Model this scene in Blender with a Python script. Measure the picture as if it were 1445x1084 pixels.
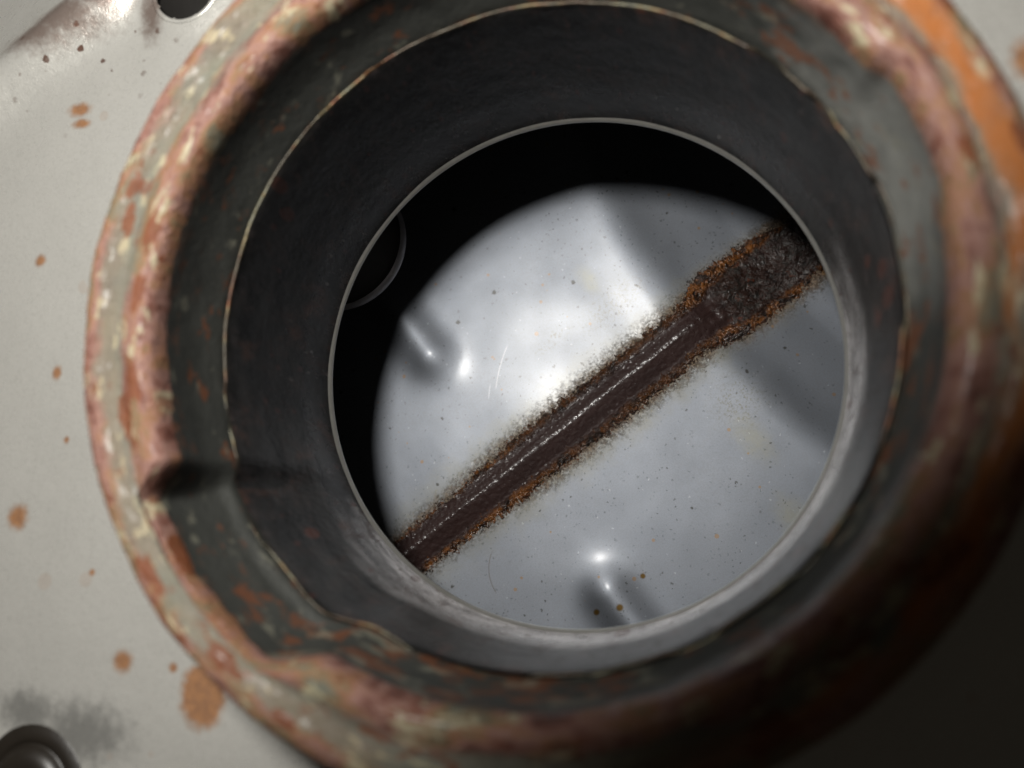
import bpy, math, random
from mathutils import Vector, Matrix, noise
from math import sin, cos, pi, radians, exp, sqrt, atan2

random.seed(7)
S = 0.001                                     # everything below is measured in millimetres
for o in list(bpy.data.objects):
    bpy.data.objects.remove(o)
scene = bpy.context.scene

# ------------------------------------------------------------------ camera
cd = bpy.data.cameras.new('camera')
cam = bpy.data.objects.new('camera', cd)
scene.collection.objects.link(cam)
rot = Matrix(((0.9715, 0.0, 0.2369), (0.0402, 0.9855, -0.1648), (-0.2335, 0.1696, 0.9575)))
cam.matrix_world = Matrix.Translation(Vector((13.8832, -16.1234, 53.5315)) * S) @ rot.to_4x4()
cd.sensor_width = 36
cd.lens = 28.25
cd.clip_start = 0.002
cd.clip_end = 5
cd.dof.use_dof = True
cd.dof.focus_distance = 0.096
cd.dof.aperture_fstop = 17.5
scene.camera = cam

# ------------------------------------------------------------------ light: the camera's flash and a dim room
world = bpy.data.worlds.new('World')
scene.world = world
world.use_nodes = True
bgn = world.node_tree.nodes['Background']
bgn.inputs[0].default_value = (1.0, 0.88, 0.72, 1)
bgn.inputs[1].default_value = 0.017

FLASH = Vector((-16.31, 23.9, 80.42))
cutN = Vector((-0.53, 0.65, -0.54)).normalized()
mid = Vector((0.32, -0.43, -0.84)).normalized()
th = radians(14)
axis = (cutN * cos(th) + mid * sin(th)).normalized()
ld = bpy.data.lights.new('flash', 'SPOT')
ld.energy = 0.68
ld.color = (1.0, 0.975, 0.93)
ld.shadow_soft_size = 0.0100
ld.spot_size = radians(149.8)
ld.spot_blend = 0.05
lamp = bpy.data.objects.new('flash', ld)
scene.collection.objects.link(lamp)
lamp.location = FLASH * S
lamp.rotation_euler = axis.to_track_quat('-Z', 'Y').to_euler()

vs = scene.view_settings
vs.view_transform = 'Standard'
vs.look = 'None'
vs.gamma = 1
vs.use_curve_mapping = False
vs.exposure = 0.0
scene.render.engine = 'CYCLES'
cy = scene.cycles
cy.use_denoising = True
cy.max_bounces = 5
cy.glossy_bounces = 4
cy.diffuse_bounces = 3
cy.use_adaptive_sampling = True
cy.adaptive_threshold = 0.02
cy.sample_clamp_indirect = 4.0
cy.blur_glossy = 0.3

# ------------------------------------------------------------------ node helper
class NT:
    def __init__(s, name):
        s.m = bpy.data.materials.new(name)
        s.m.use_nodes = True
        s.t = s.m.node_tree
        s.t.nodes.clear()
        s.out = s.t.nodes.new('ShaderNodeOutputMaterial')
        s.b = s.t.nodes.new('ShaderNodeBsdfPrincipled')
        s.t.links.new(s.b.outputs[0], s.out.inputs[0])
        tc = s.t.nodes.new('ShaderNodeTexCoord')
        sc = s.t.nodes.new('ShaderNodeVectorMath')
        sc.operation = 'SCALE'
        sc.inputs['Scale'].default_value = 1000
        s.t.links.new(tc.outputs['Object'], sc.inputs[0])
        s.co = sc.outputs[0]                  # object coordinates in mm
    def put(s, sock, v):
        if isinstance(v, bpy.types.NodeSocket):
            s.t.links.new(v, sock)
        elif v is not None:
            if sock.type == 'RGBA' and len(v) == 3:
                v = (*v, 1)
            sock.default_value = v
    def math(s, op, a, b=0.0, c=None, clamp=False):
        n = s.t.nodes.new('ShaderNodeMath'); n.operation = op; n.use_clamp = clamp
        s.put(n.inputs[0], a); s.put(n.inputs[1], b)
        if c is not None: s.put(n.inputs[2], c)
        return n.outputs[0]
    def add(s, a, b): return s.math('ADD', a, b)
    def sub(s, a, b): return s.math('SUBTRACT', a, b)
    def mul(s, a, b): return s.math('MULTIPLY', a, b)
    def mx(s, a, b): return s.math('MAXIMUM', a, b)
    def xyz(s, v=None):
        n = s.t.nodes.new('ShaderNodeSeparateXYZ'); s.put(n.inputs[0], v or s.co); return n.outputs
    def comb(s, x, y, z):
        n = s.t.nodes.new('ShaderNodeCombineXYZ')
        for i, q in enumerate((x, y, z)): s.put(n.inputs[i], q)
        return n.outputs[0]
    def vmul(s, v, k):
        n = s.t.nodes.new('ShaderNodeVectorMath'); n.operation = 'MULTIPLY'
        s.put(n.inputs[0], v); n.inputs[1].default_value = k; return n.outputs[0]
    def vadd(s, v, w):
        n = s.t.nodes.new('ShaderNodeVectorMath'); n.operation = 'ADD'
        s.put(n.inputs[0], v); s.put(n.inputs[1], w); return n.outputs[0]
    def noise(s, scale, detail=4, rough=0.55, dist=0.0, v=None, color=False):
        n = s.t.nodes.new('ShaderNodeTexNoise'); s.put(n.inputs['Vector'], v or s.co)
        n.inputs['Scale'].default_value = scale; n.inputs['Detail'].default_value = detail
        n.inputs['Roughness'].default_value = rough; n.inputs['Distortion'].default_value = dist
        return n.outputs[1 if color else 0]
    def vor(s, scale, v=None, feat='F1', rnd=1.0):
        n = s.t.nodes.new('ShaderNodeTexVoronoi'); n.feature = feat; s.put(n.inputs['Vector'], v or s.co)
        n.inputs['Scale'].default_value = scale; n.inputs['Randomness'].default_value = rnd
        return n.outputs
    def step(s, x, a, b, lo=0.0, hi=1.0):
        n = s.t.nodes.new('ShaderNodeMapRange'); n.interpolation_type = 'SMOOTHSTEP'
        s.put(n.inputs[0], x)
        for i, q in enumerate((a, b, lo, hi)): s.put(n.inputs[i + 1], q)
        return n.outputs[0]
    def mix(s, f, a, b):
        n = s.t.nodes.new('ShaderNodeMix'); n.data_type = 'RGBA'
        s.put(n.inputs[0], f); s.put(n.inputs[6], a); s.put(n.inputs[7], b); return n.outputs[2]
    def ramp(s, f, stops):
        n = s.t.nodes.new('ShaderNodeValToRGB'); s.put(n.inputs[0], f); e = n.color_ramp.elements
        while len(e) < len(stops): e.new(0.5)
        for q, (p, c) in zip(e, stops): q.position = p; q.color = (*c, 1)
        return n.outputs[0]
    def attr(s, name):
        n = s.t.nodes.new('ShaderNodeAttribute'); n.attribute_name = name; return n.outputs['Fac']
    def arc(s, x, y, cx, cy, R, w, y0, y1):
        dx = s.sub(x, cx); dy = s.sub(y, cy)
        d = s.math('ABSOLUTE', s.sub(s.math('SQRT', s.add(s.mul(dx, dx), s.mul(dy, dy))), R))
        m = s.mul(s.step(d, w * 0.4, w, 1.0, 0.0), s.math('GREATER_THAN', dx, 0.0))
        return s.mul(m, s.mul(s.step(y, y0, y0 + 0.6), s.step(y, y1 - 0.6, y1, 1.0, 0.0)))
    def bump(s, h, dist, strength=1.0, normal=None):
        n = s.t.nodes.new('ShaderNodeBump'); s.put(n.inputs['Height'], h)
        n.inputs['Distance'].default_value = dist * S; n.inputs['Strength'].default_value = strength
        if normal: s.t.links.new(normal, n.inputs['Normal'])
        return n.outputs[0]
    def specks(s, scale, keep, size, v=None):
        """round specks: one voronoi cell in so many holds one, of its own size"""
        o = s.vor(scale, v)
        sp = s.t.nodes.new('ShaderNodeSeparateColor'); s.t.links.new(o['Color'], sp.inputs[0])
        r = s.mul(s.mx(s.sub(sp.outputs[0], keep), 0.0), size / (1 - keep))
        return s.step(s.sub(r, o['Distance']), 0.0, 0.035)
    def fin(s, col, rough, metal=0.0, normal=None, spec=None):
        s.put(s.b.inputs['Base Color'], col); s.put(s.b.inputs['Roughness'], rough)
        s.put(s.b.inputs['Metallic'], metal)
        if normal: s.put(s.b.inputs['Normal'], normal)
        if spec is not None: s.put(s.b.inputs['Specular IOR Level'], spec)
        return s.m

# ------------------------------------------------------------------ materials
def blob_mask(N, x, y, spots, wob, soft=0.35):
    """stains with a shape of their own at given places (x, y, rx, ry)"""
    acc = None
    for (sx, sy, rx, ry) in spots:
        dx = N.mul(N.sub(x, sx), 1.0 / rx); dy = N.mul(N.sub(y, sy), 1.0 / ry)
        d = N.math('SQRT', N.add(N.mul(dx, dx), N.mul(dy, dy)))
        d = N.add(d, wob)
        m = N.step(d, 1.0 - soft, 1.0 + soft, 1.0, 0.0)
        acc = m if acc is None else N.mx(acc, m)
    return acc

def mat_panel():
    N = NT('satin_coated_steel')
    x, y, z = N.xyz()
    w = N.mul(N.sub(N.noise(1.1, 5, 0.7), 0.5), 1.9)
    base = N.mix(N.noise(0.06, 5, 0.6), (0.53, 0.52, 0.48), (0.66, 0.645, 0.60))
    base = N.mix(N.mul(N.step(N.noise(3.0, 4, 0.7), 0.45, 0.75), 0.22), base, (0.27, 0.27, 0.24))
    dirt = blob_mask(N, x, y, [(-39.5, -36.2, 4.2, 2.3), (-45.5, -35.0, 3.0, 1.6)], w, 0.7)
    base = N.mix(N.mul(dirt, 0.62), base, (0.10, 0.10, 0.095))
    brown = blob_mask(N, x, y, [(-54.5, 31.6, 4.4, 1.8), (-51.0, 33.2, 4.8, 2.2), (-46.5, 35.0, 3.0, 1.6), (-41.2, 33.2, 1.2, 2.6)], N.mul(w, 0.9), 0.7)
    base = N.mix(N.mul(brown, 0.75), base, (0.12, 0.06, 0.04))
    freck = blob_mask(N, x, y, [(-49.5, 30.5, 9, 6)], w, 0.9)
    sp = N.mul(N.specks(0.8, 0.45, 0.32, v=N.vadd(N.co, N.vmul(N.noise(1.6, 3, 0.7, color=True), (0.7, 0.7, 0)))), freck)
    base = N.mix(sp, base, (0.13, 0.07, 0.05))
    halo = blob_mask(N, x, y, [(-49.6, -17.9, 1.1, 1.1), (-36.1, -29.9, 0.9, 0.9),
                               (-47.3, -4.0, 0.55, 0.65), (-51.3, 7.5, 0.6, 0.6), 
                               (-49.0, 23.6, 1.3, 0.7), (-48.6, 22.0, 1.0, 0.5), (-45.2, -10.5, .3, .35), (-31.0, -30.0, .4, .4),
                               (-40.5, -22.5, .3, .3), (37.5, 20.0, 1.0, 1.6)], N.mul(w, 0.55), 0.55)
    halo = N.mx(halo, blob_mask(N, x, y, [(-27.8, -32.0, 2.2, 2.7)], N.mul(w, 0.35), 0.22))
    rust = N.mix(N.step(N.noise(1.3, 5, 0.75), 0.30, 0.72), (0.22, 0.080, 0.016), (0.36, 0.145, 0.032))
    base = N.mix(N.mul(halo, 0.88), base, rust)
    faint = N.specks(0.22, 0.72, 0.22)
    base = N.mix(N.mul(faint, 0.18), base, (0.46, 0.27, 0.16))
    rough = N.add(N.mul(N.noise(1.2, 4), 0.14), N.add(N.mul(halo, 0.3), 0.22))
    nb = N.bump(N.add(N.noise(5.0, 3, 0.6), N.mul(N.noise(0.7, 3), 1.5)), 0.05, 0.6)
    return N.fin(base, rough, 0.5, nb)

def mat_rim():
    N = NT('rusty_rolled_rim')
    x, y, z = N.xyz()
    r = N.attr('ring')                                 # radius before the notch was pressed
    q = N.comb(N.mul(x, 0.34), N.mul(y, 0.34), r)                # streaks lengthened round the rim
    right = N.step(x, 8.0, 28.0)
    w = N.mul(N.sub(N.noise(0.42, 4, 0.6, v=q), 0.5), 3.8)
    rw = N.add(r, w)
    valley = N.mul(N.step(rw, 30.8, 31.8), N.step(rw, 33.0, 33.8, 1.0, 0.0))
    pink = N.ramp(N.noise(0.6, 5, 0.7, v=q), [(0.30, (0.07, 0.022, 0.014)), (0.40, (0.18, 0.075, 0.054)), (0.47, (0.28, 0.155, 0.125)), (0.53, (0.26, 0.125, 0.065)), (0.59, (0.20, 0.135, 0.070)), (0.66, (0.14, 0.145, 0.11))])
    pale = N.mix(N.noise(0.9, 4, 0.6, v=q), (0.095, 0.108, 0.093), (0.215, 0.215, 0.16))
    col = N.mix(N.mul(valley, 0.9), pink, pale)
    # patches of bare yellowish coating along the beads
    bare = N.mul(N.step(N.noise(0.8, 4, 0.6, v=N.vadd(q, (31, 7, 2))), 0.585, 0.64), 0.8)
    col = N.mix(bare, col, (0.42, 0.38, 0.25))
    # deep orange runs, gathered at the far side of the rim
    run = N.mul(N.step(N.noise(0.4, 4, 0.6, v=N.comb(N.mul(x, 0.2), N.mul(y, 0.2), r)), 0.36, 0.50), N.mul(N.step(rw, 31.4, 32.6), N.step(rw, 33.0, 34.2, 1.0, 0.0)))
    col = N.mix(N.mul(run, N.add(N.mul(right, 0.85), 0.10)), col, (0.34, 0.105, 0.014))
    dark = N.step(N.noise(0.5, 4, 0.65, v=N.vadd(N.comb(N.mul(x, .7), N.mul(y, .7), r), (5, 50, 9))), 0.58, 0.68)
    col = N.mix(N.mul(dark, 0.75), col, (0.16, 0.045, 0.020))
    sp = N.specks(0.55, 0.25, 0.44, v=N.vadd(q, N.vmul(N.noise(1.2, 3, v=q, color=True), (2.2, 2.2, 0))))
    col = N.mix(N.mul(sp, 0.85), col, N.mix(N.noise(1.0, 3, v=q), (0.10, 0.025, 0.010), (0.22, 0.062, 0.014)))
    side = N.step(z, -2.6, -0.9, 1.0, 0.0)
    col = N.mix(N.mul(side, N.step(r, 33.5, 34.3)), col, (0.16, 0.16, 0.13))
    rough = N.add(N.mul(N.noise(1.2, 3, v=q), 0.7), 0.16)
    nb = N.bump(N.noise(1.1, 5, 0.7), 0.45, 1.0)
    N.put(N.b.inputs['Coat Weight'], N.mul(N.step(N.noise(0.9, 4, 0.7, v=N.vadd(q, (2, 19, 5))), 0.53, 0.64), 0.20))
    N.b.inputs['Coat Roughness'].default_value = 0.26
    return N.fin(col, rough, 0.08, nb, 0.5)

def mat_collar():
    N = NT('stained_collar_steel')
    x, y, z = N.xyz()
    q = N.vmul(N.co, (0.5, 0.5, 1.0))
    col = N.mix(N.noise(0.5, 5, 0.65, v=q), (0.022, 0.0235, 0.021), (0.065, 0.067, 0.060))
    # flash light painted in as paler grey, upper right round the second notch
    lit_grey = N.step(N.add(x, N.mul(N.sub(N.noise(0.25, 5, 0.65, v=q), 0.5), 26.0)), 15.0, 27.0)
    lit_grey = N.mul(lit_grey, N.step(N.add(y, N.mul(N.sub(N.noise(0.3, 4, v=q), 0.5), 8.0)), -3.0, 5.0))
    col = N.mix(N.mul(lit_grey, 0.8), col, N.mix(N.noise(0.6, 4, 0.6, v=q), (0.12, 0.122, 0.115), (0.26, 0.262, 0.24)))
    top = N.step(N.add(z, N.mul(N.sub(N.noise(0.9, 3, v=q), 0.5), 4.0)), -2.6, -0.8)
    col = N.mix(N.mul(top, 0.6), col, (0.12, 0.055, 0.03))
    low = N.mx(N.step(y, -18.0, -28.0), N.mul(N.step(x, 14.0, 24.0), 0.45))
    rs = N.step(N.add(N.noise(0.6, 5, 0.65, v=N.vadd(q, (9, 2, 0))), N.mul(low, 0.07)), 0.56, 0.66)
    col = N.mix(N.mul(rs, 0.7), col, (0.15, 0.052, 0.022))
    pl = N.step(N.add(N.noise(0.7, 4, 0.6, v=N.vadd(q, (40, 12, 0))), N.mul(low, 0.08)), 0.60, 0.70)
    col = N.mix(N.mul(pl, 0.55), col, (0.20, 0.195, 0.15))
    nb = N.bump(N.noise(1.6, 5, 0.6), 0.12, 0.7)
    return N.fin(col, N.add(N.mul(N.noise(1.1, 3), 0.2), 0.42), 0.35, nb)

def mat_edge():
    N = NT('rust_tinged_edge')
    x, y, z = N.xyz()
    q = N.vmul(N.co, (1.0, 1.0, 0.0))
    col = N.ramp(N.noise(0.22, 4, 0.7, v=q), [(0.36, (0.022, 0.022, 0.018)), (0.44, (0.09, 0.085, 0.055)), (0.50, (0.10, 0.075, 0.035)), (0.56, (0.10, 0.035, 0.012)), (0.62, (0.022, 0.015, 0.012))])
    col = N.mix(N.mul(N.step(N.noise(0.16, 3, v=N.vadd(q, (33, 0, 0))), 0.42, 0.54), 0.85), col, (0.030, 0.024, 0.017))
    return N.fin(col, 0.45, 0.5, N.bump(N.noise(1.5, 4), 0.15, 0.8))

def mat_throat():
    N = NT('throat_steel_lit_band')
    x, y, z = N.xyz()
    q = N.vmul(N.co, (0.35, 0.35, 1.0))
    q2 = N.vmul(N.co, (1.0, 1.0, 0.5))
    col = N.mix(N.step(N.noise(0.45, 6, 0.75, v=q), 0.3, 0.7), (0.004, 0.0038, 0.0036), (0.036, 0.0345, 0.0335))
    col = N.mix(N.mul(N.step(N.add(z, N.mul(N.sub(N.noise(0.3, 4, v=q), 0.5), 6.0)), -24.0, -18.0, 1.0, 0.0), N.step(N.add(N.sub(N.mul(x, 0.45), N.mul(y, 0.85)), N.mul(N.sub(N.noise(0.25, 5, 0.7, v=q), 0.5), 16.0)), 2.0, 15.0)), col, N.mix(N.step(N.noise(1.0, 5, 0.75, v=q), 0.35, 0.65), (0.42, 0.41, 0.415), (0.78, 0.76, 0.77)))  # flash light on the lower right wall painted in as a pale band
    soot = N.step(N.noise(0.22, 5, 0.7, v=N.vadd(q, (70, 3, 0))), 0.40, 0.56)
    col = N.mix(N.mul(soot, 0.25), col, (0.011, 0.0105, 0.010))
    st = N.step(N.noise(0.6, 6, 0.7, v=N.vadd(q2, (3, 11, 0))), 0.50, 0.70)
    col = N.mix(N.mul(st, 0.55), col, (0.075, 0.06, 0.058))
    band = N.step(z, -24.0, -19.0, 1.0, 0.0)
    brn = N.step(N.noise(0.35, 5, 0.75, v=N.vadd(q2, (51, 8, 0))), 0.54, 0.70)
    col = N.mix(N.mul(brn, 0.7), col, (0.075, 0.040, 0.030))
    rs = N.specks(0.33, 0.45, 0.30, v=q2)
    col = N.mix(N.mul(rs, N.add(N.mul(N.noise(0.15, 2), 0.9), 0.05)), col, (0.10, 0.032, 0.02))
    lt = N.mul(N.specks(1.0, 0.72, 0.26, v=N.vadd(q2, (17, 5, 0))), N.step(z, -25.0, -14.0, 0.9, 0.0))
    col = N.mix(N.mul(lt, 0.4), col, (0.30, 0.285, 0.27))
    rs2 = N.specks(1.1, 0.72, 0.35, v=q2)
    col = N.mix(N.mul(rs2, 0.55), col, (0.08, 0.035, 0.03))
    rough = N.add(N.mul(N.noise(0.8, 5, 0.7, v=q), 0.22), N.add(N.mul(st, 0.15), 0.20))
    h = N.mul(N.noise(2.0, 4, 0.8, v=q2), 3.4)
    nb = N.bump(N.add(h, N.mul(N.noise(0.35, 2), 2.5)), 0.06, 0.8)
    rough = N.sub(rough, N.mul(band, 0.10))
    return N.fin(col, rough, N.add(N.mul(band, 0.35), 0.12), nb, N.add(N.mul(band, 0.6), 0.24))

def mat_lip():
    N = NT('bare_lip_edge')
    return N.fin(N.mix(N.noise(0.8, 4), (0.42, 0.41, 0.37), (0.60, 0.59, 0.55)), 0.32, 0.8, N.bump(N.noise(2.0, 4), 0.05, 0.5))

def mat_floor():
    N = NT('plated_tank_floor')
    u, v, z = N.xyz()
    col = N.mix(N.noise(0.05, 4, 0.6), (0.170, 0.189, 0.220), (0.230, 0.246, 0.272))
    col = N.mix(N.mul(N.step(N.noise(4.5, 3, 0.75), 0.42, 0.62), 0.42), col, (0.17, 0.172, 0.18))
    # yellowish haze and grime beside the seam
    av = N.math('ABSOLUTE', N.add(v, -0.35))
    wv = N.add(av, N.mul(N.sub(N.noise(0.22, 5, 0.65), 0.5), 9.0))
    hz = N.step(wv, 4.0, 9.5, 1.0, 0.0)
    hz = N.mul(hz, N.step(u, -34.0, -12.0, 0.55, 1.0))
    col = N.mix(N.mul(hz, 0.40), col, (0.25, 0.235, 0.165))
    bl = N.step(u, 21.0, 28.0)
    avb = N.add(N.sub(av, N.mul(bl, 1.4)), N.step(u, -10.0, -30.0, 0.0, 1.3))
    near = N.step(N.add(avb, N.mul(N.sub(N.noise(0.7, 5, 0.75), 0.5), 6.5)), 3.8, 6.0, 1.0, 0.0)
    ora = N.mix(N.noise(0.3, 3), (0.16, 0.068, 0.016), (0.13, 0.092, 0.034))
    col = N.mix(N.mul(near, 0.7), col, ora)
    fr = N.mul(N.step(N.add(avb, N.mul(N.sub(N.noise(1.0, 5, 0.75), 0.5), 6.0)), 4.0, 7.4, 1.0, 0.0), N.step(N.noise(2.4, 5, 0.75), 0.42, 0.54))
    col = N.mix(N.mul(fr, 0.9), col, (0.035, 0.022, 0.012))
    gr = N.mul(hz, N.step(N.noise(1.6, 5, 0.75), 0.54, 0.66))
    col = N.mix(N.mul(gr, 0.6), col, (0.20, 0.185, 0.14))
    # stained patches
    w = N.mul(N.sub(N.noise(0.6, 4), 0.5), 1.2)
    pt = blob_mask(N, u, v, [(18.5, 13.5, 4.0, 3.8), (14.0, -11.0, 5.5, 2.6), (2.0, -13.0, 3.0, 1.2)], w, 0.8)
    ps = N.mul(pt, N.step(N.noise(2.2, 4, 0.75), 0.50, 0.62))
    col = N.mix(N.mul(ps, 0.7), col, (0.14, 0.13, 0.10))
    ye = blob_mask(N, u, v, [(16.5, 19.5, 1.8, 3.5), (13.5, 32.0, 1.8, 3.0), (13.0, -17.0, 1.2, 2.2)], w, 0.8)
    col = N.mix(N.mul(ye, N.mul(N.noise(0.8, 4, 0.7), 0.5)), col, (0.28, 0.26, 0.15))
    # specks: dark pits, tan grains
    cw = N.vadd(N.co, N.vmul(N.noise(2.2, 3, 0.7, color=True), (0.9, 0.9, 0)))
    clump = N.step(N.noise(0.09, 4, 0.65), 0.38, 0.62)
    d1 = N.specks(0.26, 0.45, 0.13, v=cw)
    d2 = N.mul(N.specks(0.75, 0.30, 0.20, v=cw), N.add(N.mul(clump, 0.7), 0.3))
    d3 = N.mul(N.specks(1.8, 0.45, 0.32, v=cw), N.add(N.mul(clump, 0.8), 0.2))
    wh = N.specks(1.2, 0.78, 0.22, v=N.vadd(cw, (3.7, 41.0, 0)))
    dd = N.math('MINIMUM', N.add(N.add(N.mul(d1, 0.85), N.mul(d2, 0.8)), N.mul(d3, 0.6)), 1.0)
    col = N.mix(N.mul(wh, 0.22), col, (0.62, 0.63, 0.64))
    col = N.mix(dd, col, (0.05, 0.047, 0.04))
    nu = N.mul(u, -1.0)
    hair = N.arc(nu, v, 23.6, 14.0, 6.6, 0.13, 8.0, 14.0)
    col = N.mix(N.mul(hair, 0.45), col, (0.10, 0.07, 0.045))
    scrl = N.mx(N.arc(nu, v, -8.0, 5.0, 25.2, 0.14, -17.2, -12.2), N.arc(nu, v, -7.0, 4.8, 25.4, 0.12, -13.8, -11.6))
    col = N.mix(N.mul(scrl, 0.35), col, (0.5, 0.5, 0.5))
    tan = N.mul(N.specks(0.5, 0.74, 0.20, v=N.vadd(N.co, (13.3, 7.7, 0))), 0.6)
    col = N.mix(tan, col, (0.26, 0.15, 0.06))
    br = blob_mask(N, u, v, [(-15.6, 27.0, 0.55, 0.5), (-19.0, 25.5, 0.5, 0.45), (-15.5, 31.5, 0.6, 0.5), (-10.0, 25.5, 0.4, 0.4)], N.mul(w, .4), 0.4)
    col = N.mix(br, col, (0.10, 0.06, 0.015))
    rough = N.add(N.mul(N.noise(0.25, 4), 0.10), N.add(N.mul(N.noise(5.0, 2), 0.12), N.add(N.mul(hz, 0.06), 0.46)))
    scr = N.noise(0.5, 2, 0.6, v=N.vmul(N.co, (9.0, 0.35, 1)))
    h = N.add(N.mul(N.noise(9.0, 2, 0.7), 0.5), N.mul(scr, 0.2))
    nb = N.bump(N.add(h, N.mul(N.noise(0.10, 1, 0.6), 2.5)), 0.05, 0.7)
    N.put(N.b.inputs['Coat Weight'], N.mul(N.sub(1.0, N.mx(near, fr)), 0.42))
    N.b.inputs['Coat Roughness'].default_value = 0.26
    rough = N.math('MINIMUM', N.add(rough, N.mul(N.mx(near, fr), 0.2)), 1.0)
    return N.fin(col, rough, N.sub(0.9, N.mul(N.mx(near, fr), 0.8)), nb)

def mat_seam():
    N = NT('rusted_seam')
    u, v, z = N.xyz()
    av = N.math('ABSOLUTE', N.add(v, -0.4))
    blob = N.step(u, 24.0, 29.0)
    ww = N.add(av, N.mul(N.sub(N.noise(0.7, 4, 0.65), 0.5), 2.2))
    e0 = N.add(N.mul(blob, 1.5), 2.9)
    edge = N.step(N.sub(ww, e0), -0.5, 0.6)
    core = N.mix(N.noise(0.5, 5, 0.6, v=N.vmul(N.co, (0.25, 1, 1))), (0.012, 0.0065, 0.006), (0.034, 0.018, 0.016))
    bl = N.ramp(N.noise(0.40, 6, 0.7), [(0.38, (0.008, 0.006, 0.005)), (0.5, (0.022, 0.009, 0.006)), (0.58, (0.020, 0.020, 0.018)), (0.66, (0.07, 0.017, 0.007))])
    core = N.mix(blob, core, bl)
    crust = N.ramp(N.noise(0.95, 6, 0.75), [(0.36, (0.008, 0.007, 0.006)), (0.50, (0.020, 0.011, 0.008)), (0.60, (0.05, 0.020, 0.009)), (0.70, (0.04, 0.034, 0.028))])
    om = N.mx(N.mx(N.step(u, -6.0, -22.0), N.step(u, 17.0, 25.0)), 0.35)
    om = N.mul(om, N.step(N.noise(0.45, 5, 0.7), 0.40, 0.58))
    crust = N.mix(N.mul(om, 0.9), crust, N.mix(N.noise(1.4, 4, 0.7), (0.07, 0.021, 0.006), (0.27, 0.10, 0.018)))
    col = N.mix(edge, core, crust)
    rough = N.mix(edge, N.mix(N.noise(1.2, 4), N.mix(blob, (0.46,) * 3, (0.22,) * 3), N.mix(blob, (0.66,) * 3, (0.55,) * 3)), N.mix(N.noise(2.2, 3), (0.08,) * 3, (0.34,) * 3))
    crest = N.step(N.math('ABSOLUTE', N.add(N.add(v, 0.1), N.mul(N.sub(N.noise(0.12, 2), 0.5), 0.3))), 0.10, 0.42, 1.0, 0.0)
    crest = N.mx(crest, N.mul(N.step(N.math('ABSOLUTE', N.add(v, 2.3)), 0.1, 0.4, 1.0, 0.0), 0.8))
    crest = N.mul(crest, N.sub(1.0, blob))
    glint = N.mx(N.mul(N.step(N.noise(4.0, 2, 0.6), 0.60, 0.66), 0.9), N.mul(crest, N.step(N.noise(1.8, 5, 0.75), 0.44, 0.54)))
    rough = N.mix(glint, rough, (0.16,) * 3)
    hc = N.mul(N.noise(3.2, 4, 0.6), N.add(N.mul(edge, 0.8), 0.22))
    hv = N.sub(1.0, N.vor(2.0)['Distance'])
    hl = N.mul(N.noise(0.55, 4, 0.65, 0.6), N.mul(blob, 2.2))
    nb = N.bump(N.add(hl, N.add(N.mul(hc, 0.5), N.mul(hv, N.add(N.mul(N.mx(edge, N.mul(blob, 0.08)), 0.9), 0.06)))), 0.5, 1.0)
    return N.fin(col, rough, 0.0, nb, N.add(N.mul(N.mx(N.mx(edge, glint), N.mul(blob, N.step(u, 30.0, 42.0, 0.1, 0.75))), 0.75), 0.16))

def mat_grain():
    N = NT('rust_grain')
    col = N.ramp(N.noise(0.35, 4, 0.6), [(0.40, (0.012, 0.008, 0.006)), (0.52, (0.04, 0.015, 0.008)), (0.62, (0.13, 0.045, 0.012)), (0.75, (0.11, 0.085, 0.04))])
    return N.fin(col, N.add(N.mul(N.noise(2, 2), 0.35), 0.08), 0.0, None, 0.9)

def mat_plain(name, c, rough, metal=0.0):
    N = NT(name)
    col = N.mix(N.noise(0.5, 4), tuple(k * 0.75 for k in c), tuple(k * 1.2 for k in c))
    return N.fin(col, rough, metal, N.bump(N.noise(2.0, 3), 0.05, 0.5))

M = dict(panel=mat_panel(), rim=mat_rim(), collar=mat_collar(), edge=mat_edge(), throat=mat_throat(), lip=mat_lip(),
         floor=mat_floor(), seam=mat_seam(), grain=mat_grain(),
         shell=mat_plain('shell_steel', (0.40, 0.39, 0.37), 0.45, 0.4),
         inner=mat_plain('lit_pipe_end_steel', (0.42, 0.41, 0.42), 0.4, 0.6),
         rubber=mat_plain('dark_rubber', (0.014, 0.011, 0.008), 0.42),
         void=mat_plain('dark_bore_pipe_shade', (0.02, 0.018, 0.016), 0.7))

# ------------------------------------------------------------------ mesh helpers
col = scene.collection
def obj(name, verts, faces, mat, parent=None, smooth=True, label=None):
    me = bpy.data.meshes.new(name)
    me.from_pydata([tuple(c * S for c in p) for p in verts], [], faces)
    me.materials.append(mat)
    if smooth: me.polygons.foreach_set('use_smooth', [True] * len(me.polygons))
    me.update()
    o = bpy.data.objects.new(name, me)
    col.objects.link(o)
    if parent: o.parent = parent
    if label: o['label'] = label
    return o

def spline(pts, sub):
    """Catmull-Rom through the profile points"""
    out = []
    P = [pts[0]] + list(pts) + [pts[-1]]
    for i in range(1, len(P) - 2):
        for k in range(sub):
            t = k / sub
            out.append(tuple(0.5 * (2 * P[i][j] + (P[i + 1][j] - P[i - 1][j]) * t + (2 * P[i - 1][j] - 5 * P[i][j] + 4 * P[i + 1][j] - P[i + 2][j]) * t * t
                       + (3 * P[i][j] - P[i - 1][j] - 3 * P[i + 1][j] + P[i + 2][j]) * t ** 3) for j in (0, 1)))
    out.append(tuple(pts[-1]))
    return out

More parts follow.
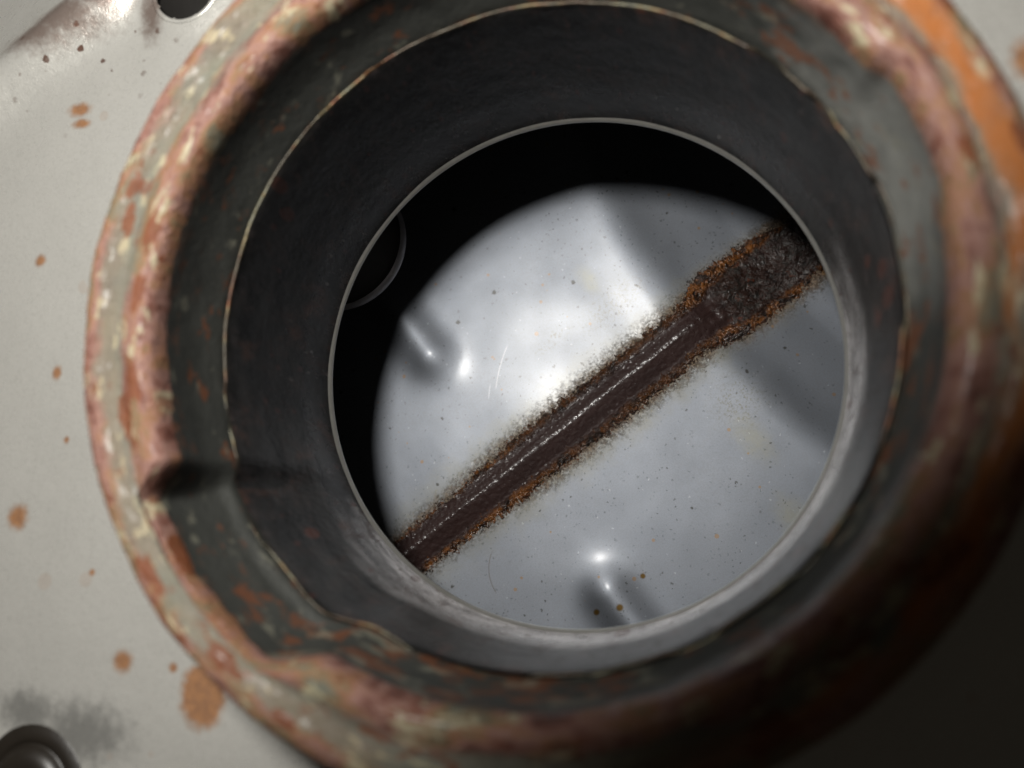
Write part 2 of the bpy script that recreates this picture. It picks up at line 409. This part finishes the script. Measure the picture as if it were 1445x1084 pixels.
def lathe(prof, seg, shape=None, cx=0.0, cy=0.0, close=False):
    V, Fc = [], []
    n = len(prof)
    for i in range(seg):
        a = 2 * pi * i / seg
        for j, (r, z) in enumerate(prof):
            if shape: r, z = shape(a, r, z)
            V.append((cx + r * cos(a), cy + r * sin(a), z))
    for i in range(seg):
        k = (i + 1) % seg
        for j in range(n if close else n - 1):
            m = (j + 1) % n
            Fc.append((i * n + j, k * n + j, k * n + m, i * n + m))
    return V, Fc

def sm(x, a, b):
    t = min(1.0, max(0.0, (x - a) / (b - a)))
    return t * t * (3 - 2 * t)

def adiff(a, deg):
    return (math.degrees(a) - deg + 180) % 360 - 180

# ------------------------------------------------------------------ the tank
tank = bpy.data.objects.new('fuel_tank', None)
col.objects.link(tank)
tank.empty_display_size = 0.02
tank['label'] = 'grey metal fuel tank with a rusty round filler neck opened, rusted seam on its floor'
tank['category'] = 'fuel tank'

# how far the inner side of the neck is pressed outwards round the two cap notches
def notch(a):
    d = adiff(a, -137)
    n1 = sm(d, -17.5, -13.0) * (1 - sm(d, 13.0, 23.0))
    d = adiff(a, 20)
    n2 = sm(d, -13, -5) * (1 - sm(d, 9, 13.0))
    return n1, n2

neck = bpy.data.objects.new('filler_neck', None)
col.objects.link(neck)
neck.parent = tank
neck.empty_display_size = 0.01

def rim_shape(a, r, z):
    n1, n2 = notch(a)
    inner = 1 - sm(r, 29.2, 32.6)
    push = (3.0 * n1 + 0.7 * n2) * inner
    q = Vector((r * cos(a) * 0.35, r * sin(a) * 0.35, z * 0.35))
    d = noise.noise(q * 0.5) * 0.12 + noise.noise(q * 3.1 + Vector((7, 1, 3))) * 0.045 + noise.noise(q * 8 + Vector((1, 9, 3))) * 0.04
    return r + push + d * 0.6, z - 0.5 * n1 * inner + d

rim_prof = spline([(34.7, -11.5), (34.6, -7), (34.7, -3.2), (35.05, -1.6), (35.05, -0.2), (34.6, 0.75), (33.8, 1.05), (33.0, 0.8), (32.3, 0.42),
                   (31.6, 0.34), (30.9, 0.55), (30.2, 0.62), (29.5, 0.32), (29.1, -0.3), (28.98, -1.2), (29.0, -2.0)], 4)
V, Fc = lathe(rim_prof, 720, rim_shape)
rim = obj('rolled_rim', V, Fc, M['rim'], neck, label='pitted orange and pink rusty rolled rim')
at = rim.data.attributes.new('ring', 'FLOAT', 'POINT')
at.data.foreach_set('value', [r for i in range(720) for (r, z) in rim_prof])

def collar_shape(a, r, z):
    n1, n2 = notch(a)
    t = sm(z, -7.6, -1.0)
    push = n1 * (1.30 + 0.55 * sm(z, -7.9, -6.6) + 1.2 * sm(z, -7.0, -1.5)) + n2 * (0.15 + 0.55 * t)
    q = Vector((r * cos(a) * 0.25, r * sin(a) * 0.25, z * 0.25))
    d = noise.noise(q) * 0.10 + noise.noise(q * 4) * 0.04
    return r + push + d, z
col_prof = spline([(29.25, -0.6), (29.0, -1.6), (28.95, -3.0), (28.75, -5.0), (28.3, -6.6), (28.0, -7.5), (27.85, -8.2), (27.8, -9.0), (27.8, -9.5)], 4)
V, Fc = lathe(col_prof, 480, collar_shape)
obj('collar_wall', V, Fc, M['collar'], neck, label='dark grey collar wall with bayonet notches')

# thin worn edge where the collar meets the throat
def edge_shape(a, r, z):
    n1, n2 = notch(a)
    w = noise.noise(Vector((cos(a) * 3, sin(a) * 3, 2))) * 0.16 + noise.noise(Vector((cos(a) * 14, sin(a) * 14, 5))) * 0.04
    hide = 0.42 * sm(noise.noise(Vector((cos(a) * 5.5, sin(a) * 5.5, 9))), -0.05, 0.25)
    return r + 1.28 * n1 + 0.1 * n2 + w + hide, z + w * 0.8 - hide * 0.7
prof = [(27.58 + 0.17 * cos(t), -7.78 + 0.17 * sin(t)) for t in [2 * pi * k / 10 for k in range(10)]]
V, Fc = lathe(prof, 480, edge_shape, close=True)
obj('seat_edge', V, Fc, M['edge'], neck, label='thin rust tinged edge above the throat')

def throat_shape(a, r, z):
    n1, n2 = notch(a)
    up = sm(z, -27, -7.0)
    q = Vector((r * cos(a) * 0.12, r * sin(a) * 0.12, z * 0.08))
    d = noise.noise(q) * 0.16 * (1 - 0.7 * sm(z, -23, -27))
    return r + (1.25 * n1 + 0.1 * n2) * up + d, z
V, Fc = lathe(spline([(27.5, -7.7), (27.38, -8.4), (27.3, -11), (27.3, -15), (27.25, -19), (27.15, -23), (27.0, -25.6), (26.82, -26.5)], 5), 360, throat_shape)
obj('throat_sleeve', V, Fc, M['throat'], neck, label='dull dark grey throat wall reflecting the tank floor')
lp = [(26.86, -26.4), (26.72, -26.62), (26.60, -26.8), (26.56, -27.0), (26.66, -27.2), (26.95, -27.25), (27.6, -26.9), (28.4, -25), (29.4, -22), (30.0, -10.5)]
V, Fc = lathe(lp, 360)
obj('throat_lip', V, Fc, M['lip'], neck)

# ---- outer panel the neck stands in
def boundary(a, A=112.0, B=96.0, p=3.2):
    return (abs(cos(a) / A) ** p + abs(sin(a) / B) ** p) ** (-1 / p)

HOLE = (-37.4, 35.4, 3.6)
def panel_z(x, y):
    r = sqrt(x * x + y * y)
    z = -10.3 - 0.00055 * max(0, r - 34) ** 2 - 6.0 * sm(r, 88, 118)
    # pressed step at the far left corner
    nx, ny = -0.58, 0.815
    d = (x + 52.0) * nx + (y - 29.3) * ny
    z += 2.4 * exp(-((d - 2.6) / 3.4) ** 2) * sm(-x, 38, 46) - 2.0 * sm(d, 3.0, 18.0) * sm(-x, 34, 44)
    z += 0.45 * noise.noise(Vector((x * 0.045, y * 0.045, 3))) + 0.05 * noise.noise(Vector((x * 0.22, y * 0.22, 8)))
    hd = sqrt((x - HOLE[0]) ** 2 + (y - HOLE[1]) ** 2)
    z += 0.5 * exp(-((hd - HOLE[2]) / 1.6) ** 2)
    z += 1.2 * exp(-((r - 34.6) / 0.9) ** 2)
    return z
SEG, RN = 540, 130
V, Fc = [], []
for i in range(SEG):
    a = 2 * pi * i / SEG
    R = boundary(a)
    for j in range(RN):
        t = j / (RN - 1)
        r = 34.4 + (R - 34.4) * (t ** 1.7)
        x, y = r * cos(a), r * sin(a)
        V.append((x, y, panel_z(x, y)))
for i in range(SEG):
    k = (i + 1) % SEG
    for j in range(RN - 1):
        q = (i * RN + j, i * RN + j + 1, k * RN + j + 1, k * RN + j)
        cx = sum(V[m][0] for m in q) / 4; cy_ = sum(V[m][1] for m in q) / 4
        if sqrt((cx - HOLE[0]) ** 2 + (cy_ - HOLE[1]) ** 2) < HOLE[2]: continue
        Fc.append(q)
panel = obj('top_panel', V, Fc, M['panel'], tank, label='pale grey sheet round the neck with small rust spots')

hz = panel_z(HOLE[0] - HOLE[2], HOLE[1])
V, Fc = lathe([(HOLE[2] + .10 + 0.28 * cos(t), hz - 0.16 + 0.18 * sin(t)) for t in [2 * pi * k / 10 for k in range(10)]], 64, None, HOLE[0], HOLE[1], True)
drain = obj('drain_hole', V, Fc, M['panel'], tank, label='small dark drain hole beside the neck')
V, Fc = lathe([(HOLE[2] + 0.3, hz), (HOLE[2] - 0.1, hz - 1.2), (HOLE[2] - 0.2, hz - 14), (0.02, hz - 14.2)], 48, None, HOLE[0], HOLE[1])
obj('bore', V, Fc, M['void'], drain)

# dark plug at the near left corner
px_, py_ = -44.2, -41.6
pz = panel_z(px_, py_)
V, Fc = lathe(spline([(6.0, pz - 0.5), (5.7, pz + 0.1), (5.0, pz + 0.45), (4.4, pz + 0.5), (4.0, pz + 0.35), (3.6, pz + 0.9), (3.0, pz + 1.25), (2.2, pz + 1.3), (1.2, pz + 1.1), (0.02, pz + 1.05)], 4), 72, None, px_, py_)
obj('rubber_plug', V, Fc, M['rubber'], tank, label='dark round rubber plug set in the panel')

# ---- side wall closing the tank
V, Fc = [], []
n = 160
rows = [(1.0, -14.5), (1.012, -20), (1.02, -30), (1.02, -40), (1.02, -50), (1.0, -62)]
for i in range(n):
    a = 2 * pi * i / n
    R = boundary(a)
    zt = panel_z(R * cos(a), R * sin(a))
    for j, (k, z) in enumerate(rows):
        V.append((R * k * cos(a), R * k * sin(a), zt if j == 0 else min(z, zt - 2 * j)))
m = len(rows)
for i in range(n):
    k = (i + 1) % n
    for j in range(m - 1):
        Fc.append((i * m + j, k * m + j, k * m + j + 1, i * m + j + 1))
obj('side_wall', V, Fc, M['shell'], tank)

# ---- floor panel: own axes u (along the seam), v (across), n (up)
U = Vector((0.77, 0.64, -0.03)).normalized()
Nn = Vector((0.046, -0.014, 0.9988)).normalized()
Vv = U.cross(Nn).normalized()                # towards the near side
U = Nn.cross(Vv).normalized()
O = Vector((-0.73, -1.74, -48.29))
K = 0.797                                    # floor pattern to real size
# object axes: x = u, y = v, z = -n would be left handed, so z = u x v
Zax = U.cross(Vv)
floor_m = Matrix((U, Vv, Zax)).transposed().to_4x4()
floor_m = floor_m @ Matrix.Scale(K, 4)
floor_m.translation = O * S
sgn = 1 if Zax.dot(Nn) > 0 else -1           # height sign along local z

def floor_h(u, v):
    h = 0.0
    uc = 20.3 + 0.0042 * v * v
    d = u - uc
    h += 0.85 * exp(-(d / 4.8) ** 2) - 3.6 * sm(d, -5.0, 24.0)
    h += 0.05 * max(0, d - 16)
    for s in (-1, 1):
        vv = v * s
        dv = max(0.0, 24.5 - vv)
        dist2 = ((u + 15.6) / 3.6) ** 2 + (dv / 4.2) ** 2
        h += 2.0 * exp(-dist2)
    h += 0.5 * noise.noise(Vector((u * 0.03, v * 0.03, 1.0))) + 0.10 * noise.noise(Vector((u * 0.10, v * 0.10, 4.0)))
    h += 0.25 * exp(-(v / 8.0) ** 2)
    return h
def axis_vals(fine, step, far):
    a = [-fine + step * k for k in range(int(2 * fine / step) + 1)]
    o = []
    x, st = a[-1], step
    while x < far:
        st *= 1.35; x += st; o.append(x)
    return [-q for q in reversed(o)] + a + o
us = axis_vals(62, 0.55, 190); vs_ = axis_vals(56, 0.55, 178)
V, Fc = [], []
ins = []
for u in us:
    for v in vs_:
        V.append((u, v, sgn * floor_h(u, v)))
        w = O + (U * u + Vv * v) * K
        ins.append(sqrt(w.x ** 2 + w.y ** 2) < boundary(atan2(w.y, w.x)) * 1.015)
nv = len(vs_)
for i in range(len(us) - 1):
    for j in range(nv - 1):
        q = (i * nv + j, (i + 1) * nv + j, (i + 1) * nv + j + 1, i * nv + j + 1)
        if any(ins[k] for k in q): Fc.append(q)
floor = obj('floor_panel', V, Fc, M['floor'], tank, label='satin grey pressed floor panel inside the tank')
floor.matrix_local = floor_m

# ---- the rusted seam along the floor
def seam_half(u, side):
    blob = sm(u, 19, 29) * (1 - 0.75 * sm(u, 34, 45))
    base = (3.9 if side < 0 else 4.9) + (2.6 if side < 0 else 1.5) * blob + 0.5 * noise.noise(Vector((u * 0.13, side * 4.0, 7.0)))
    base -= (0.9 if side < 0 else 0.5) * (1 - sm(u, -34, -10))
    q = Vector((u * 0.5, side * 9.0, 2.0))
    base += 0.55 * noise.noise(q) + 0.45 * noise.noise(q * 3.7) + 0.32 * noise.noise(q * 9.1)
    return base, blob
V, Fc = [], []
su = [-62 + 0.24 * k for k in range(int(116 / 0.24) + 1)]
sv = [-9.2 + 0.24 * k for k in range(int(19.0 / 0.24) + 1)]
for u in su:
    hl, blob = seam_half(u, -1)
    hr, _ = seam_half(u, 1)
    for v in sv:
        half = hl if v < 0 else hr
        e = half - abs(v)
        e += 0.6 * noise.noise(Vector((u * 1.3, v * 1.3, 6.0)))
        h = 0.45 * sm(e, -0.25, 0.9) - 0.25
        # crust of grains towards both borders
        core = 2.6 + 2.6 * blob if v < 0 else 3.1 + 1.9 * blob
        cr = sm(abs(v), core - 0.5, core + 0.6) * sm(e, -0.2, 0.6)
        g = noise.noise(Vector((u * 1.9, v * 1.9, 3.0))) * 0.5 + noise.noise(Vector((u * 4.1, v * 4.1, 9.0))) * 0.28
        h += cr * (0.28 + 0.52 * g)
        # folded seam: a crest along the middle and a shoulder each side
        ln = 1 - blob
        wob = 0.18 * noise.noise(Vector((u * 0.12, 0, 0)))
        rf = abs(v + 0.1 + wob)
        h += ln * (1.15 * max(0.0, 1 - sqrt(rf * rf + 0.05) / 3.0) + 0.30 * exp(-((v + 2.3 + wob) / 0.34) ** 2)) * sm(e, 0, 1)
        h += ln * 0.14 * noise.noise(Vector((u * 1.5, v * 2.5, 1.0))) * sm(e, 0, 1)
        # lumpy pool at the end
        h += blob * (0.95 * noise.noise(Vector((u * 0.28, v * 0.28, 5.0))) + 0.45 * noise.noise(Vector((u * 0.8, v * 0.8, 2.0)))) * sm(e, 0.3, 2.0)
        h += blob * 0.45 * exp(-((e - 1.6) / 0.7) ** 2)
        if e > 0.7: h = max(h, 0.14 + 0.1 * noise.noise(Vector((u, v, 0))))
        V.append((u, v, sgn * (floor_h(u, v) + h)))
nv = len(sv)
for i in range(len(su) - 1):
    for j in range(nv - 1):
        Fc.append((i * nv + j, (i + 1) * nv + j, (i + 1) * nv + j + 1, i * nv + j + 1))
seam = obj('weld_seam', V, Fc, M['seam'], floor, label='dark brown rusted seam with crusty orange borders')

# loose grains of rust along its borders, too many to count
V, Fc = [], []
ico = [(0, 0, 1), (0.9, 0, 0.1), (0.28, 0.85, 0.1), (-0.72, 0.53, 0.1), (-0.72, -0.53, 0.1), (0.28, -0.85, 0.1), (0, 0, -0.8)]
icf = [(0, 1, 2), (0, 2, 3), (0, 3, 4), (0, 4, 5), (0, 5, 1), (6, 2, 1), (6, 3, 2), (6, 4, 3), (6, 5, 4), (6, 1, 5)]
for k in range(3600):
    u = random.uniform(-45, 50)
    side = random.choice((-1, 1))
    half, blob = seam_half(u, side)
    inw = abs(random.gauss(0, 1)) * 1.1 - 0.35
    if random.random() < 0.16: inw = -random.expovariate(0.7)
    v = side * (half - inw)
    s = random.uniform(0.05, 0.15) * (0.5 if inw < -0.4 else 1.0)
    zz = floor_h(u, v) + (0.30 + 0.1 * random.random() if inw > 0.2 else 0.03)
    b = len(V)
    ra = random.uniform(0, 6.28)
    for (x, y, z) in ico:
        j = random.uniform(0.7, 1.3) * s
        V.append((u + j * (x * cos(ra) - y * sin(ra)), v + j * (x * sin(ra) + y * cos(ra)), sgn * (zz + j * z * 0.8)))
    Fc += [tuple(b + q for q in f) for f in icf]
grains = obj('rust_crust', V, Fc, M['grain'], seam, smooth=False)
grains['kind'] = 'stuff'

# ---- breather pipe hanging inside, just past the throat lip
bx, by, bz = -32.0, 17.8, -38.0
V, Fc = lathe(spline([(5.2, -12.0), (5.2, -27), (5.6, -31), (7.4, -35.5), (8.4, bz + 1.0)], 4), 96, None, bx, by)
pipe = obj('breather_pipe', V, Fc, M['void'], tank, label='rounded dark pipe end in the shade inside the tank')  # shade on the pipe's side put into its near-black colour
V, Fc = lathe(spline([(8.35, bz + 1.3), (8.6, bz + 0.9), (8.75, bz + 0.4), (8.6, bz - 0.05), (8.2, bz - 0.1), (7.7, bz + 0.3), (6.8, bz + 2), (4.8, -28), (4.8, -14)], 4), 96, None, bx, by)
obj('pipe_lip', V, Fc, M['inner'], pipe)  # floor bounce along the pipe end put into the colour as paler steel
